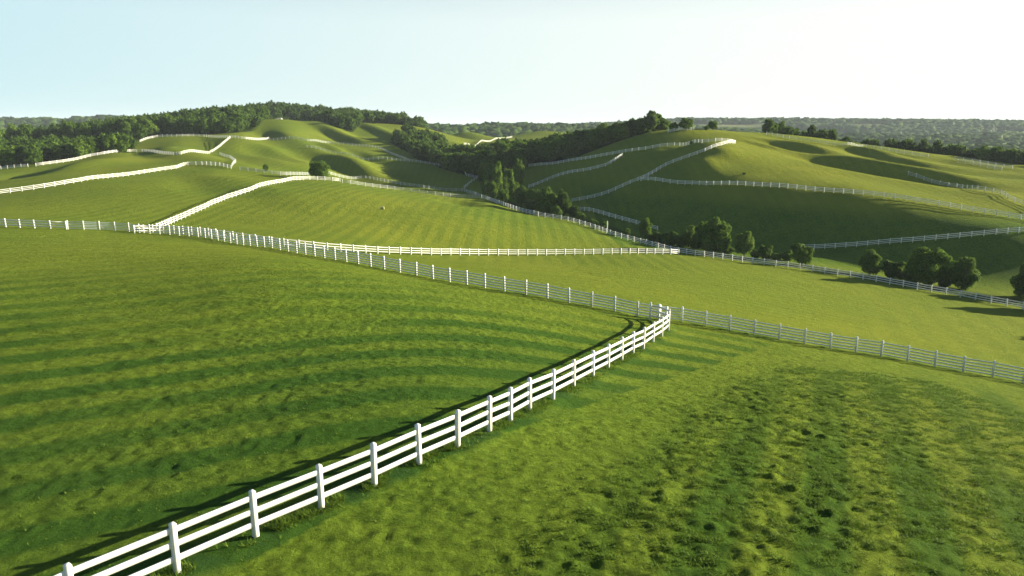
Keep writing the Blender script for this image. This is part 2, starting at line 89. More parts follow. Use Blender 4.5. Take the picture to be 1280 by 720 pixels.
# ---------------------------------------------------------------- helpers
def tag(o, label=None, cat=None, group=None, kind=None):
    if label: o['label'] = label
    if cat: o['category'] = cat
    if group: o['group'] = group
    if kind: o['kind'] = kind
    return o
def mesh_from(name, V, Fs, mat=None, smooth=False, size=None):
    """V (n,3) array, Fs (m,k) array of equal sized faces"""
    V = np.asarray(V, dtype=np.float32); Fs = np.asarray(Fs, dtype=np.int32)
    me = bpy.data.meshes.new(name); k = Fs.shape[1]
    me.vertices.add(len(V)); me.vertices.foreach_set('co', V.ravel())
    me.loops.add(Fs.size); me.loops.foreach_set('vertex_index', Fs.ravel())
    me.polygons.add(len(Fs)); me.polygons.foreach_set('loop_start', np.arange(0, Fs.size, k, dtype=np.int32))
    me.polygons.foreach_set('loop_total', np.full(len(Fs), k, dtype=np.int32))
    if smooth: me.polygons.foreach_set('use_smooth', np.ones(len(Fs), dtype=bool))
    me.update(calc_edges=True)
    if mat: me.materials.append(mat)
    return me
def link(name, me, parent=None, loc=None):
    o = bpy.data.objects.new(name, me); COL.objects.link(o)
    if parent: o.parent = parent
    if loc: o.location = loc
    return o
def _hash(i, j, s):
    n = (i*374761393 + j*668265263 + s*1442695041) & 0xffffffff
    n = ((n ^ (n >> 13))*1274126177) & 0xffffffff
    return ((n ^ (n >> 16)) & 0xffff)/65535.0
def vnoise(x, y, s=0):
    xi = np.floor(x).astype(np.int64); yi = np.floor(y).astype(np.int64); fx = x-xi; fy = y-yi
    fx = fx*fx*(3-2*fx); fy = fy*fy*(3-2*fy)
    a_ = _hash(xi, yi, s); b_ = _hash(xi+1, yi, s); c_ = _hash(xi, yi+1, s); d_ = _hash(xi+1, yi+1, s)
    return ((a_*(1-fx)+b_*fx)*(1-fy)+(c_*(1-fx)+d_*fx)*fy)*2-1
def fbm(x, y, s=0, o=4):
    t = 0; amp = 1; n = 0
    for k in range(o):
        t = t+amp*vnoise(x*2**k+17.3*k, y*2**k-9.1*k, s+k); n += amp; amp *= .5
    return t/n
def sstep(a_, b_, x):
    t = np.clip((x-a_)/(b_-a_), 0, 1); return t*t*(3-2*t)
# ---------------------------------------------------------------- terrain height
C = np.array(CTRL); P = C[:, :2]/100; n = len(P)
d2 = ((P[:, None]-P[None])**2).sum(2); K = .5*d2*np.log(d2+1e-18)+2e-3*np.eye(n)
Q = np.hstack([np.ones((n, 1)), P]); M = np.block([[K, Q], [Q.T, np.zeros((3, 3))]])
Wt = np.linalg.solve(M, np.concatenate([C[:, 2], np.zeros(3)]))
GX0, GY0, GS = -330.0, -60.0, 3.0; NX, NY = 221, 241
gx = GX0+GS*np.arange(NX); gy = GY0+GS*np.arange(NY); GXX, GYY = np.meshgrid(gx, gy)
pts = np.stack([GXX.ravel(), GYY.ravel()], 1)/100; G = np.empty(len(pts))
for i in range(0, len(pts), 8000):
    x = pts[i:i+8000]; q2 = ((x[:, None]-P[None])**2).sum(2)
    G[i:i+8000] = .5*(q2*np.log(q2+1e-18))@Wt[:-3]+Wt[-3]+x@Wt[-2:]
G = G.reshape(NY, NX)
def bicubic(X, Y):
    u = np.clip((X-GX0)/GS, 1, NX-3.001); v = np.clip((Y-GY0)/GS, 1, NY-3.001)
    i = u.astype(int); j = v.astype(int); fu = u-i; fv = v-j
    def w(t): return (-.5*t+t*t-.5*t**3, 1-2.5*t*t+1.5*t**3, .5*t+2*t*t-1.5*t**3, -.5*t*t+.5*t**3)
    wu = w(fu); wv = w(fv); r = 0
    for b in range(4):
        row = 0
        for a_ in range(4): row = row+wu[a_]*G[j+b-1, i+a_-1]
        r = r+wv[b]*row
    return r
RIDGES = [(30, 980, 260, 110, 21), (-180, 760, 190, 90, 18), (700, 1550, 420, 170, 25), (240, 1450, 300, 150, 20), (1150, 1500, 300, 160, 17),
          (-620, 1150, 330, 150, 24), (-1000, 1300, 400, 200, 20), (480, 900, 260, 60, 6), (820, 1050, 300, 90, 10), (300, 700, 120, 60, 6), (1500, 2400, 900, 300, 16), (0, 2600, 1500, 300, 14), (-500, 640, 240, 90, 13)]
def far_h(X, Y):
    h = -21+3.0*fbm(X/260, Y/260, 3, 3)
    for cx, cy, sx, sy, a_ in RIDGES:
        h = h+a_*np.exp(-(((X-cx)/sx)**2+((Y-cy)/sy)**2)/2)*(1+.12*vnoise(X/90, Y/90, 5))
    return h
def folds(X, Y):
    """gentle parallel folds on the upper slopes"""
    def box(v, a, b, s): return 1/(1+np.exp(-(v-a)/s))/(1+np.exp((v-b)/s))
    t = X*.87+Y*.5
    A = .85*box(X, -135, -28, 8)*box(Y, 225, 400, 12)
    h = A*np.sin(t*2*np.pi/27+1.1*np.sin(Y/37)+.8*np.sin(X/23))
    A2 = .5*box(X, 84, 180, 6)*box(Y, 165, 245, 10)
    return h+A2*np.sin((X*.82+Y*.57)*2*np.pi/24+.9*np.sin(Y/29))
def Hgt(X, Y):
    X = np.asarray(X, float); Y = np.asarray(Y, float)
    h = bicubic(X, Y)
    for cx, cy, ss, sq, a_, c, s in SWALES:
        t = ((X-cx)*c+(Y-cy)*s)/ss; q = (-(X-cx)*s+(Y-cy)*c)/sq
        h = h+a_*ss*t*np.exp(-(t*t+q*q)/2)
    h = h+folds(X, Y)
    for cx, cy, sx, sy, a_ in MOUNDS: h = h+a_*np.exp(-(((X-cx)/sx)**2+((Y-cy)/sy)**2)/2)
    w = sstep(240, 320, np.abs(X))
    w = np.maximum(w, sstep(530, 620, Y)); w = np.maximum(w, sstep(0, 50, -Y-5))
    base = np.where(Y < 100, -3.0, far_h(X, Y)); w2 = sstep(100, 400, Y)
    base = -5*(1-w2)+far_h(X, Y)*w2
    return h*(1-w)+base*w
def H1(x, y): return float(Hgt(np.array([x]), np.array([y]))[0])
# ---------------------------------------------------------------- materials
def newmat(name):
    m = bpy.data.materials.new(name); m.use_nodes = True; t = m.node_tree
    for nd in list(t.nodes): t.nodes.remove(nd)
    out = t.nodes.new('ShaderNodeOutputMaterial'); return m, t, out
def N(t, typ, **kw):
    nd = t.nodes.new(typ)
    for k, v in kw.items():
        if k[0] == '_': setattr(nd, k[1:], v)
        else: nd.inputs[k].default_value = v
    return nd
def noise(t, vec, scale, detail=4, rough=.55):
    nd = N(t, 'ShaderNodeTexNoise', Scale=scale, Detail=detail, Roughness=rough); t.links.new(vec, nd.inputs['Vector']); return nd.outputs[0]
def mapping(t, src, scale, rotz=0):
    mp = t.nodes.new('ShaderNodeMapping'); mp.inputs['Scale'].default_value = scale; mp.inputs['Rotation'].default_value[2] = rotz
    t.links.new(src, mp.inputs[0]); return mp.outputs[0]
def ramp(t, fac, stops):
    r = t.nodes.new('ShaderNodeValToRGB'); t.links.new(fac, r.inputs[0]); e_ = r.color_ramp.elements
    while len(e_) < len(stops): e_.new(.5)
    for el, (p_, c_) in zip(e_, stops): el.position = p_; el.color = (*c_, 1) if len(c_) == 3 else c_
    return r.outputs[0]
def mix(t, fac, a_, b_, blend='MIX'):
    m = t.nodes.new('ShaderNodeMix'); m.data_type = 'RGBA'; m.blend_type = blend
    for s_, v in ((m.inputs[0], fac), (m.inputs[6], a_), (m.inputs[7], b_)):
        if isinstance(v, (int, float)): s_.default_value = v
        elif isinstance(v, tuple): s_.default_value = (*v, 1)
        else: t.links.new(v, s_)
    return m.outputs[2]
def math_(t, op, a_, b_=None, clamp=False):
    m = t.nodes.new('ShaderNodeMath'); m.operation = op; m.use_clamp = clamp
    for s_, v in zip(m.inputs, (a_, b_)):
        if v is None: continue
        if isinstance(v, (int, float)): s_.default_value = v
        else: t.links.new(v, s_)
    return m.outputs[0]
def attr(t, name): nd = t.nodes.new('ShaderNodeAttribute'); nd.attribute_name = name; return nd.outputs['Fac']

def grass_material():
    m, t, out = newmat('pasture_grass')
    co = t.nodes.new('ShaderNodeTexCoord').outputs['Object']
    fine = noise(t, co, 3.0, 8, .85)
    blot = noise(t, co, .16, 12, .80)
    big = noise(t, co, .035, 4, .55)
    streak = noise(t, mapping(t, co, (.14, .9, .5), R(-8)), .8, 6, .7)
    g = ramp(t, blot, [(.30, (.042, .090, .010)), (.50, (.077, .138, .013)), (.71, (.120, .172, .017))])
    g = mix(t, ramp(t, fine, [(.50, (0, 0, 0)), (.62, (.8, .8, .8))]), g, (.150, .220, .024))
    g = mix(t, ramp(t, fine, [(.38, (.9, .9, .9)), (.49, (0, 0, 0))]), g, (.022, .056, .009))
    g = mix(t, ramp(t, streak, [(.52, (0, 0, 0)), (.78, (.5, .5, .5))]), g, (.118, .180, .02))
    # drier, yellower turf, with sun and shade of the right hill painted in
    dry_sunlit = attr(t, 'dry_sunlit')
    g = mix(t, math_(t, 'MULTIPLY', dry_sunlit, math_(t, 'ADD', math_(t, 'MULTIPLY', big, .9), .25, True)), g, (.228, .236, .024))
    # mowing stripes
    st = math_(t, 'SINE', math_(t, 'ADD', attr(t, 'mow'), math_(t, 'MULTIPLY', noise(t, co, .5, 3), 1.0)))
    st = math_(t, 'MULTIPLY', math_(t, 'ADD', math_(t, 'MULTIPLY', st, 1.3), .5, True), attr(t, 'mow_strength'))
    g = mix(t, st, g, (.030, .080, .010))
    # rank grass and painted blade shade: darker, bluer
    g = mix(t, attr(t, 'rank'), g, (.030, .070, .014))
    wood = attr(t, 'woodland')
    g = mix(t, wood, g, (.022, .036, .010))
    far = attr(t, 'farland')
    fw = attr(t, 'farwood')
    fld = ramp(t, noise(t, mapping(t, co, (.0032, .006, .01)), 1.0, 2, .4), [(.42, (.045, .075, .022)), (.5, (.13, .16, .05)), (.58, (.2, .2, .075)), (.64, (.06, .09, .028))])
    g = mix(t, far, g, mix(t, fw, fld, (.035, .058, .016)))
    b = N(t, 'ShaderNodeBsdfPrincipled', Roughness=.9)
    b.inputs['Specular IOR Level'].default_value = .02
    t.links.new(g, b.inputs['Base Color'])
    hb = math_(t, 'ADD', math_(t, 'MULTIPLY', noise(t, co, 2.2, 10, .85), .26), math_(t, 'MULTIPLY', noise(t, co, 1.1, 5, .6), .09))
    hb = math_(t, 'ADD', hb, math_(t, 'MULTIPLY', noise(t, co, .5, 6, .75), .55))
    hb = math_(t, 'ADD', hb, math_(t, 'MULTIPLY', noise(t, mapping(t, co, (.25, 1, 1), R(12)), .5, 4, .6), .10))
    bp = N(t, 'ShaderNodeBump', Strength=.75, Distance=1.0); t.links.new(hb, bp.inputs['Height']); t.links.new(bp.outputs[0], b.inputs['Normal'])
    t.links.new(b.outputs[0], out.inputs[0]); return m
def paint(name, col, rough=.5, dirt=.25):
    m, t, out = newmat(name); co = t.nodes.new('ShaderNodeTexCoord').outputs['Object']
    b = N(t, 'ShaderNodeBsdfPrincipled', Roughness=rough)
    f = ramp(t, noise(t, co, 1.3, 6, .7), [(.45, (0, 0, 0)), (.8, (dirt, dirt, dirt))])
    t.links.new(mix(t, f, col, tuple(c*.55 for c in col)), b.inputs['Base Color'])
    bp = N(t, 'ShaderNodeBump', Strength=.15, Distance=.01); t.links.new(noise(t, mapping(t, co, (1, 1, 1)), 30, 3), bp.inputs['Height']); t.links.new(bp.outputs[0], b.inputs['Normal'])
    t.links.new(b.outputs[0], out.inputs[0]); return m
def leafmat(name, c0, c1, c2, trans=.45):
    m, t, out = newmat(name); geo = t.nodes.new('ShaderNodeNewGeometry'); oi = t.nodes.new('ShaderNodeObjectInfo')
    c = ramp(t, geo.outputs['Random Per Island'], [(0, c0), (.5, c1), (1, c2)])
    c = mix(t, math_(t, 'MULTIPLY', oi.outputs['Random'], .3), c, c0)
    d = N(t, 'ShaderNodeBsdfPrincipled', Roughness=.65); d.inputs['Specular IOR Level'].default_value = .06
    tr = t.nodes.new('ShaderNodeBsdfTranslucent'); ms = N(t, 'ShaderNodeMixShader', Fac=trans)
    t.links.new(c, d.inputs['Base Color']); t.links.new(mix(t, .5, c, (.12, .19, .02)), tr.inputs[0])
    t.links.new(d.outputs[0], ms.inputs[1]); t.links.new(tr.outputs[0], ms.inputs[2]); t.links.new(ms.outputs[0], out.inputs[0]); return m
def barkmat():
    m, t, out = newmat('bark'); co = t.nodes.new('ShaderNodeTexCoord').outputs['Object']
    b = N(t, 'ShaderNodeBsdfPrincipled', Roughness=.9); nz = noise(t, mapping(t, co, (4, 4, 1)), 3, 5)
    t.links.new(ramp(t, nz, [(.3, (.05, .038, .026)), (.7, (.13, .105, .08))]), b.inputs['Base Color']); t.links.new(b.outputs[0], out.inputs[0]); return m
MG = grass_material()
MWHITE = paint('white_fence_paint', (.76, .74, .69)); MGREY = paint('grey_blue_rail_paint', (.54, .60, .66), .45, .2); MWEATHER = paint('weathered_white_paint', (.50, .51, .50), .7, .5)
MLEAF = [leafmat('oak_leaves', (.040, .085, .014), (.100, .180, .022), (.19, .28, .04)),
         leafmat('dark_leaves', (.028, .062, .013), (.066, .125, .018), (.13, .20, .03)),
         leafmat('pale_leaves', (.06, .12, .016), (.13, .21, .025), (.21, .30, .04), .42)]
MBARK = barkmat()
# ---------------------------------------------------------------- ground sheet
def axis(lo, hi, flat_lo, flat_hi, s0, growth):
    a_ = [flat_lo]
    while a_[-1] < flat_hi: a_.append(a_[-1]+s0)
    while a_[-1] < hi: a_.append(a_[-1]+min(400, s0+growth*(a_[-1]-flat_hi)))
    b_ = [flat_lo]
    while b_[-1] > lo: b_.append(b_[-1]-min(400, s0+growth*(flat_lo-b_[-1])))
    return np.array(b_[:0:-1]+a_)
ax = axis(-9000, 9000, -13, 17, .11, .014); ay = axis(-400, 12000, 12.5, 36, .11, .011)
XX, YY = np.meshgrid(ax, ay); X = XX.ravel(); Y = YY.ravel()
Z = Hgt(X, Y)
def seg_dist(X, Y, pl):
    d = np.full(X.shape, 1e9)
    for (x0, y0), (x1, y1) in zip(pl, pl[1:]):
        dx, dy = x1-x0, y1-y0; L = dx*dx+dy*dy+1e-9
        t = np.clip(((X-x0)*dx+(Y-y0)*dy)/L, 0, 1); d = np.minimum(d, np.hypot(X-x0-t*dx, Y-y0-t*dy))
    return d
near = (Y < 60) & (np.abs(X) < 60)
Rr = np.hypot(X, Y)
detail = np.zeros_like(Z)
line = (X-0)*.85-(Y-17)*.527               # metres to the right of the edge of the rank grass
tus = sstep(-.8, 1.6, line+.9*fbm(X/3, Y/3, 21, 2))*(1-.55*sstep(5, 12, line))*sstep(42, 30, Y)*sstep(8, 13, Y)
tus = tus*(.6+.4*sstep(-.35, .35, fbm(X/5, Y/5, 31, 3)))
dn0 = np.full(X.shape, 1e9); dn0[near] = seg_dist(X[near], Y[near], FENCES['near']); side0 = (X-3.3)*.79-(Y-29)*.61
lum = (fbm(X/.42+.4*vnoise(X, Y, 9), Y/.26+.4*vnoise(X+9, Y, 19), 40, 2)); fine = fbm(X/.35, Y/.3, 50, 2)
detail += tus*(.09*np.maximum(lum, 0)+.03*fine+.04*fbm(X/.3, Y/.24, 57, 1))
lum2 = .8*fbm(X/.75+.5*vnoise(X*1.3, Y*1.3, 29), Y/.30, 140, 2)
detail += tus*.10*np.maximum(lum2, 0)+tus*.10*np.maximum(fbm(X/.38, Y/.24, 160, 1), 0)
calm = 1-.65*sstep(5.5, 2.5, dn0)*(side0 < 0)
detail += calm*sstep(90, 40, Rr)*(.036*fbm(X/1.3, Y/.8, 60, 4)+.035*fbm(X/.26, Y/.24, 55, 1)+.02*fine)
detail += .10*fbm(X/9, Y/5, 70, 3)*sstep(10, 50, Rr)+.28*fbm(X/22, Y/22, 80, 3)*sstep(60, 140, Rr)
dn = np.full(Z.shape, 1e9)
dn[near] = seg_dist(X[near], Y[near], FENCES['near']); db = np.full(Z.shape, 1e9); nb = (Y < 120) & (np.abs(X) < 80)
db[nb] = seg_dist(X[nb], Y[nb], FENCES['back'])
edge = np.maximum(sstep(.9, .1, dn), .8*sstep(1.0, .1, db))
detail += edge*.05*(1+fbm(X/.5, Y/.5, 90, 2))
Z = Z+detail
nxv, nyv = len(ax), len(ay)
idx = np.arange(nxv*nyv).reshape(nyv, nxv)
Fq = np.stack([idx[:-1, :-1].ravel(), idx[:-1, 1:].ravel(), idx[1:, 1:].ravel(), idx[1:, :-1].ravel()], 1)
gm = mesh_from('ground', np.stack([X, Y, Z], 1), Fq, MG, True)
def ground_z(x, y):
    """height of the finished ground sheet at x, y (bilinear on the sheet itself)"""
    i = int(np.clip(np.searchsorted(ax, x)-1, 0, nxv-2)); j = int(np.clip(np.searchsorted(ay, y)-1, 0, nyv-2))
    fu = (x-ax[i])/(ax[i+1]-ax[i]); fv = (y-ay[j])/(ay[j+1]-ay[j]); z = Z2[j:j+2, i:i+2]
    return float((z[0, 0]*(1-fu)+z[0, 1]*fu)*(1-fv)+(z[1, 0]*(1-fu)+z[1, 1]*fu)*fv)
Z2 = Z.reshape(nyv, nxv)
def inpoly(X, Y, poly):
    r = np.zeros(X.shape, bool); j = len(poly)-1
    for i in range(len(poly)):
        xi, yi = poly[i]; xj, yj = poly[j]
        c = ((yi > Y) != (yj > Y)) & (X < (xj-xi)*(Y-yi)/(yj-yi+1e-12)+xi); r ^= c; j = i
    return r
# turf attributes: mowing coordinate, strength, dryness with painted sun tint, rank grass with painted shade, woodland floor, far farmland
cx_, cy_ = 8.0, 40.0
leftfield = (dn > 0) & (Y < 100)
side = (X-3.3)*.79-(Y-29)*.61              # >0 right of the near fence
tleft = (Y-.5*X)+.02*np.maximum(0, X+9)**2
mow = np.where(side < 0, tleft*1.9, (X-.45*Y)*2.0)
mstr = np.where(side < 0, .68*sstep(58, 40, Y)+.14, .7*sstep(-1, 4, line)*sstep(46, 34, Y))
mound_m = (Y > 100) & (Y < 200) & (X < 30) & (X > -70)
mow = np.where(Y > 95, X*2.5, mow); mstr = np.where(Y > 95, np.where(mound_m, .28, .12), mstr)
mstr = mstr*sstep(-.9, .2, fbm(X/13, Y/10, 95, 3))
mstr = np.where((Y > 45) & (Y <= 95) & (side > 0), .1, mstr)
dry_sunlit = .25+.35*sstep(25, 70, Y)+.25*sstep(-5, 15, line)*sstep(50, 30, Y)+.35*fbm(X/30, Y/30, 99, 3)+.45*sstep(-8, -3, Z)*(X > 45)*sstep(120, 150, Rr)-.7*sstep(-5, -8, Z)*(X > 20)*sstep(125, 150, Rr)  # ridge yellowed as sunlit, shaded hillside kept greener: light put into the colour
rank = np.clip(.22*tus*sstep(.2, -.2, lum)+.75*edge*sstep(-.2, .3, fbm(X/.8, Y/.8, 101, 2))+.38*sstep(46, 20, Y)*sstep(-1.2, .6, fbm(X/7, Y/5, 103, 3))*(side < 0), 0, 1)  # near left field darkened toward the camera, painting shade seen between blades
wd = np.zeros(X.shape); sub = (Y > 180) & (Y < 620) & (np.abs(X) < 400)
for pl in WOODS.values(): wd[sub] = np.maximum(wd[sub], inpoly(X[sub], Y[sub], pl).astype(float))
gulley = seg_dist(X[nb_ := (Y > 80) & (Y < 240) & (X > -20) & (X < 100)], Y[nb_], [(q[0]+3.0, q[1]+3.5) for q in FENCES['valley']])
wd[nb_] = np.maximum(wd[nb_], .8*sstep(4.0, 1.5, gulley))  # floor of the valley tree line; its dark band also stands in for shade
farl = np.maximum(sstep(560, 640, Y), sstep(260, 330, np.abs(X))*(Y > 150))
def far_wood(x, y): return fbm(x/170, y/120, 200, 3)-np.where(x > 350, -.12, -.3)+np.where(y < 900, .1, 0)
for nm, arr in (('farwood', sstep(-.05, .02, far_wood(X, Y))), ('mow', mow), ('mow_strength', np.clip(mstr, 0, 1)), ('dry_sunlit', np.clip(dry_sunlit, 0, 1)), ('rank', rank), ('woodland', wd), ('farland', farl)):
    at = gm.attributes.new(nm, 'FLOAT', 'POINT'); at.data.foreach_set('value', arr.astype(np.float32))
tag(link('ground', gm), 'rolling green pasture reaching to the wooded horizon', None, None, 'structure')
# ---------------------------------------------------------------- fences
def box_mesh(name, sx, sy, sz, mat, cap=0.0):
    x, y = sx/2, sy/2; c = min(x, y)*.35; z1 = sz-cap
    ring = lambda k, z: [(-x*k, -y*k, z), (x*k, -y*k, z), (x*k, y*k, z), (-x*k, y*k, z)]
    ks = [(1, -.3), (1, z1-.012), (.94, z1), (.94, z1+.001)] + ([(.55, sz)] if cap else [])
    V = [v for k, z in ks for v in ring(k, z)]; Fs = [(0, 3, 2, 1)]
    for r_ in range(len(ks)-1):
        for q in range(4): Fs.append((r_*4+q, r_*4+(q+1) % 4, r_*4+4+(q+1) % 4, r_*4+4+q))
    b_ = (len(ks)-1)*4; Fs.append((b_, b_+1, b_+2, b_+3))
    return mesh_from(name, V, Fs, mat)
def resample(pl, step):
    # smooth curve through the points, then equal steps
    p_ = [np.array(q) for q in pl]; p_ = [2*p_[0]-p_[1]]+p_+[2*p_[-1]-p_[-2]]; fine_ = []
    for i in range(1, len(p_)-2):
        for t in np.linspace(0, 1, 12, endpoint=False):
            a_, b_, c_, d_ = p_[i-1:i+3]
            cr = .5*((2*b_)+(-a_+c_)*t+(2*a_-5*b_+4*c_-d_)*t*t+(-a_+3*b_-3*c_+d_)*t**3)
            fine_.append(.5*cr+.5*(b_+(c_-b_)*t))
    fine_.append(p_[-2]); fine_ = np.array(fine_); s = np.concatenate([[0], np.cumsum(np.linalg.norm(np.diff(fine_, axis=0), axis=1))])
    k = max(1, round(s[-1]/step)); u = np.linspace(0, s[-1], k+1)
    return list(zip(np.interp(u, s, fine_[:, 0]), np.interp(u, s, fine_[:, 1])))
POST = {}
def fence(posts, label, post_w=.15, height=1.1, rails=(.30, .62, .94), rail_h=.13, rail_t=.045, pm=None, rm=None, jitter=.012):
    pm = pm or MWHITE; rm = rm or MWHITE
    gz = [ground_z(*q) for q in posts]; m_ = len(posts)//2
    base = Vector((posts[m_][0], posts[m_][1], gz[m_]))
    root = link('board_fence', None, None, base); tag(root, label, 'fence', 'white board fences dividing the pastures')
    key = (post_w, height, pm.name)
    if key not in POST: POST[key] = box_mesh('post', post_w, post_w, height, pm, .03)
    rest = []
    for i, q in enumerate(posts):
        a_ = posts[max(0, i-1)]; b_ = posts[min(len(posts)-1, i+1)]
        if i < 100:
            o = link('post', POST[key], root, Vector((q[0], q[1], gz[i]))-base)
            o.rotation_euler = (random.gauss(0, jitter), random.gauss(0, jitter), math.atan2(b_[1]-a_[1], b_[0]-a_[0]))
            o.scale = (1, 1, random.uniform(.985, 1.02))
        else: rest.append((q, gz[i]))
    for hz in rails:
        V = []; Fs = []
        for i, q in enumerate(posts):
            a_ = posts[max(0, i-1)]; b_ = posts[min(len(posts)-1, i+1)]
            dx, dy = b_[0]-a_[0], b_[1]-a_[1]; L = math.hypot(dx, dy)+1e-9; nx_, ny_ = -dy/L*rail_t/2, dx/L*rail_t/2
            z = gz[i]+hz+random.gauss(0, .008); k = len(V)
            for sx_, sz_ in ((-1, -1), (1, -1), (1, 1), (-1, 1)):
                V.append((q[0]+sx_*nx_-base.x, q[1]+sx_*ny_-base.y, z+sz_*rail_h/2-base.z))
            if i:
                for c_ in range(4): Fs.append((k-4+c_, k-4+(c_+1) % 4, k+(c_+1) % 4, k+c_))
        Fs.append((3, 2, 1, 0)); k = len(V)-4; Fs.append((k, k+1, k+2, k+3))
        link('rail', mesh_from('rail', V, Fs, rm), root)
    return root
NEARP = [tuple(q) for q in NEAR_POSTS]+[tuple(q) for q in FENCES['near'][-5:]]
fence(NEARP, 'white three-rail fence running large from the bottom left corner up to the bend', .135, 1.36, (.37, .75, 1.13), .145, .05)
fence(resample(FENCES['back'], 1.75), 'long fence with white posts and five thin blue-grey rails behind the near paddock', .12, 1.18, (.16, .37, .58, .79, 1.0), .075, .03, MWHITE, MGREY)
fence(resample(FENCES['backleft'], 1.9), 'short white three-rail fence at the left edge before the blue-grey rails begin')
LAB = dict(
 third=('bright white fence crossing the middle field at the foot of the striped mound', 1.8, 0),
 shoulder=('white fence climbing the left shoulder of the striped mound towards the lone round tree', 2.0, 0),
 valley=('long white fence following the tree-lined valley below the dark hillside', 1.9, 0),
 upvalley=('pale fence passing behind the lone round tree towards the valley', 2.2, 1),
 dim=('weathered fence over the mound, right of the lone round tree', 2.2, 1),
 left1=('white fence curving across the left paddock to the zigzag corner', 2.1, 0),
 zig=('zigzag grey fence linking the two left paddock fences', 2.2, 1),
 left2=('short white fence at the left edge below the first woodland trees', 2.2, 0),
 left3=('white fence running along the front of the woodland on the left', 2.2, 0),
 left4=('short white fence climbing up to the wooded hilltop on the left', 2.2, 0),
 hill1=('white fence right under the wooded ridge on the left', 2.3, 0),
 hill2=('white curved fence right of the wooded ridge, on the left hill', 2.3, 0),
 top=('short white fence on the crown of the left hill against the trees', 2.3, 0),
 grey1=('long grey weathered fence across the hollows of the left hill', 2.3, 1),
 grey2=('grey weathered fence joining the long one on the left hill slope', 2.3, 1),
 link=('short pale fence at the valley head beside the woodland edge', 2.2, 0),
 short=('short pale fence climbing steeply beside the valley wood', 2.3, 1),
 centre=('thin pale fence on the distant green hill behind the valley wood', 2.5, 0),
 r11=('upper white fence on the dark hillside under the valley wood', 2.2, 0),
 r12=('white fence branching down the dark hillside to the valley conifers', 2.2, 0),
 r13=('bright white fence climbing the dark hillside to the ridge top', 2.1, 0),
 r14=('long white fence across the dark right hillside below the sunlit ridge', 2.0, 0),
 r15=('lowest white fence on the dark right hillside above the round trees', 1.9, 0),
 r16=('pale fence descending behind the valley bushes in the shade', 2.0, 0),
 r17=('fence winding down the sunlit ridge at the right edge', 2.1, 1),
 r18=('grey fence along the ridge in front of the dark row of trees', 2.3, 1),
 r19=('grey fence at the far right in front of the hedge row', 2.3, 1),
 r20=('lower of two short grey fences at the far right ridge', 2.3, 1),
 r21=('tiny pale fence on the ridge top beside the two big trees', 2.2, 0))
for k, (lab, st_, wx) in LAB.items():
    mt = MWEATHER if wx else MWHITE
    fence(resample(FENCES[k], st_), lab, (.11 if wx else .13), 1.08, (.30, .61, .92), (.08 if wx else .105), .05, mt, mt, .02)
# lone white marker pole in the gulley
V = []; Fs = []
for r_, z in ((.09, -.3), (.08, 1.2), (.07, 2.4), (.03, 2.5)):
    for k in range(8): V.append((r_*math.cos(k*math.pi/4), r_*math.sin(k*math.pi/4), z))
for r_ in range(3):
    for k in range(8): Fs.append((r_*8+k, r_*8+(k+1) % 8, r_*8+8+(k+1) % 8, r_*8+8+k))
o = link('marker_pole', mesh_from('marker_pole', V, Fs, MWHITE, True), None, (POLE[0], POLE[1], ground_z(*POLE)))
tag(o, 'thin white pole standing among bushes by the valley fence', 'pole')
# ---------------------------------------------------------------- trees
def ico(sub):
    t = (1+5**.5)/2
    V = [(-1, t, 0), (1, t, 0), (-1, -t, 0), (1, -t, 0), (0, -1, t), (0, 1, t), (0, -1, -t), (0, 1, -t), (t, 0, -1), (t, 0, 1), (-t, 0, -1), (-t, 0, 1)]
    Fs = [(0, 11, 5), (0, 5, 1), (0, 1, 7), (0, 7, 10), (0, 10, 11), (1, 5, 9), (5, 11, 4), (11, 10, 2), (10, 7, 6), (7, 1, 8), (3, 9, 4), (3, 4, 2), (3, 2, 6), (3, 6, 8), (3, 8, 9), (4, 9, 5), (2, 4, 11), (6, 2, 10), (8, 6, 7), (9, 8, 1)]
    V = [np.array(v)/np.linalg.norm(v) for v in V]
    for _ in range(sub):
        cache = {}; nf = []
        def mid(a_, b_):
            k = (min(a_, b_), max(a_, b_))
            if k not in cache: m_ = V[a_]+V[b_]; V.append(m_/np.linalg.norm(m_)); cache[k] = len(V)-1
            return cache[k]
        for a_, b_, c_ in Fs:
            x, y, z = mid(a_, b_), mid(b_, c_), mid(c_, a_); nf += [(a_, x, z), (b_, y, x), (c_, z, y), (x, y, z)]
        Fs = nf
    return np.array(V), np.array(Fs)
IV, IF = ico(1)
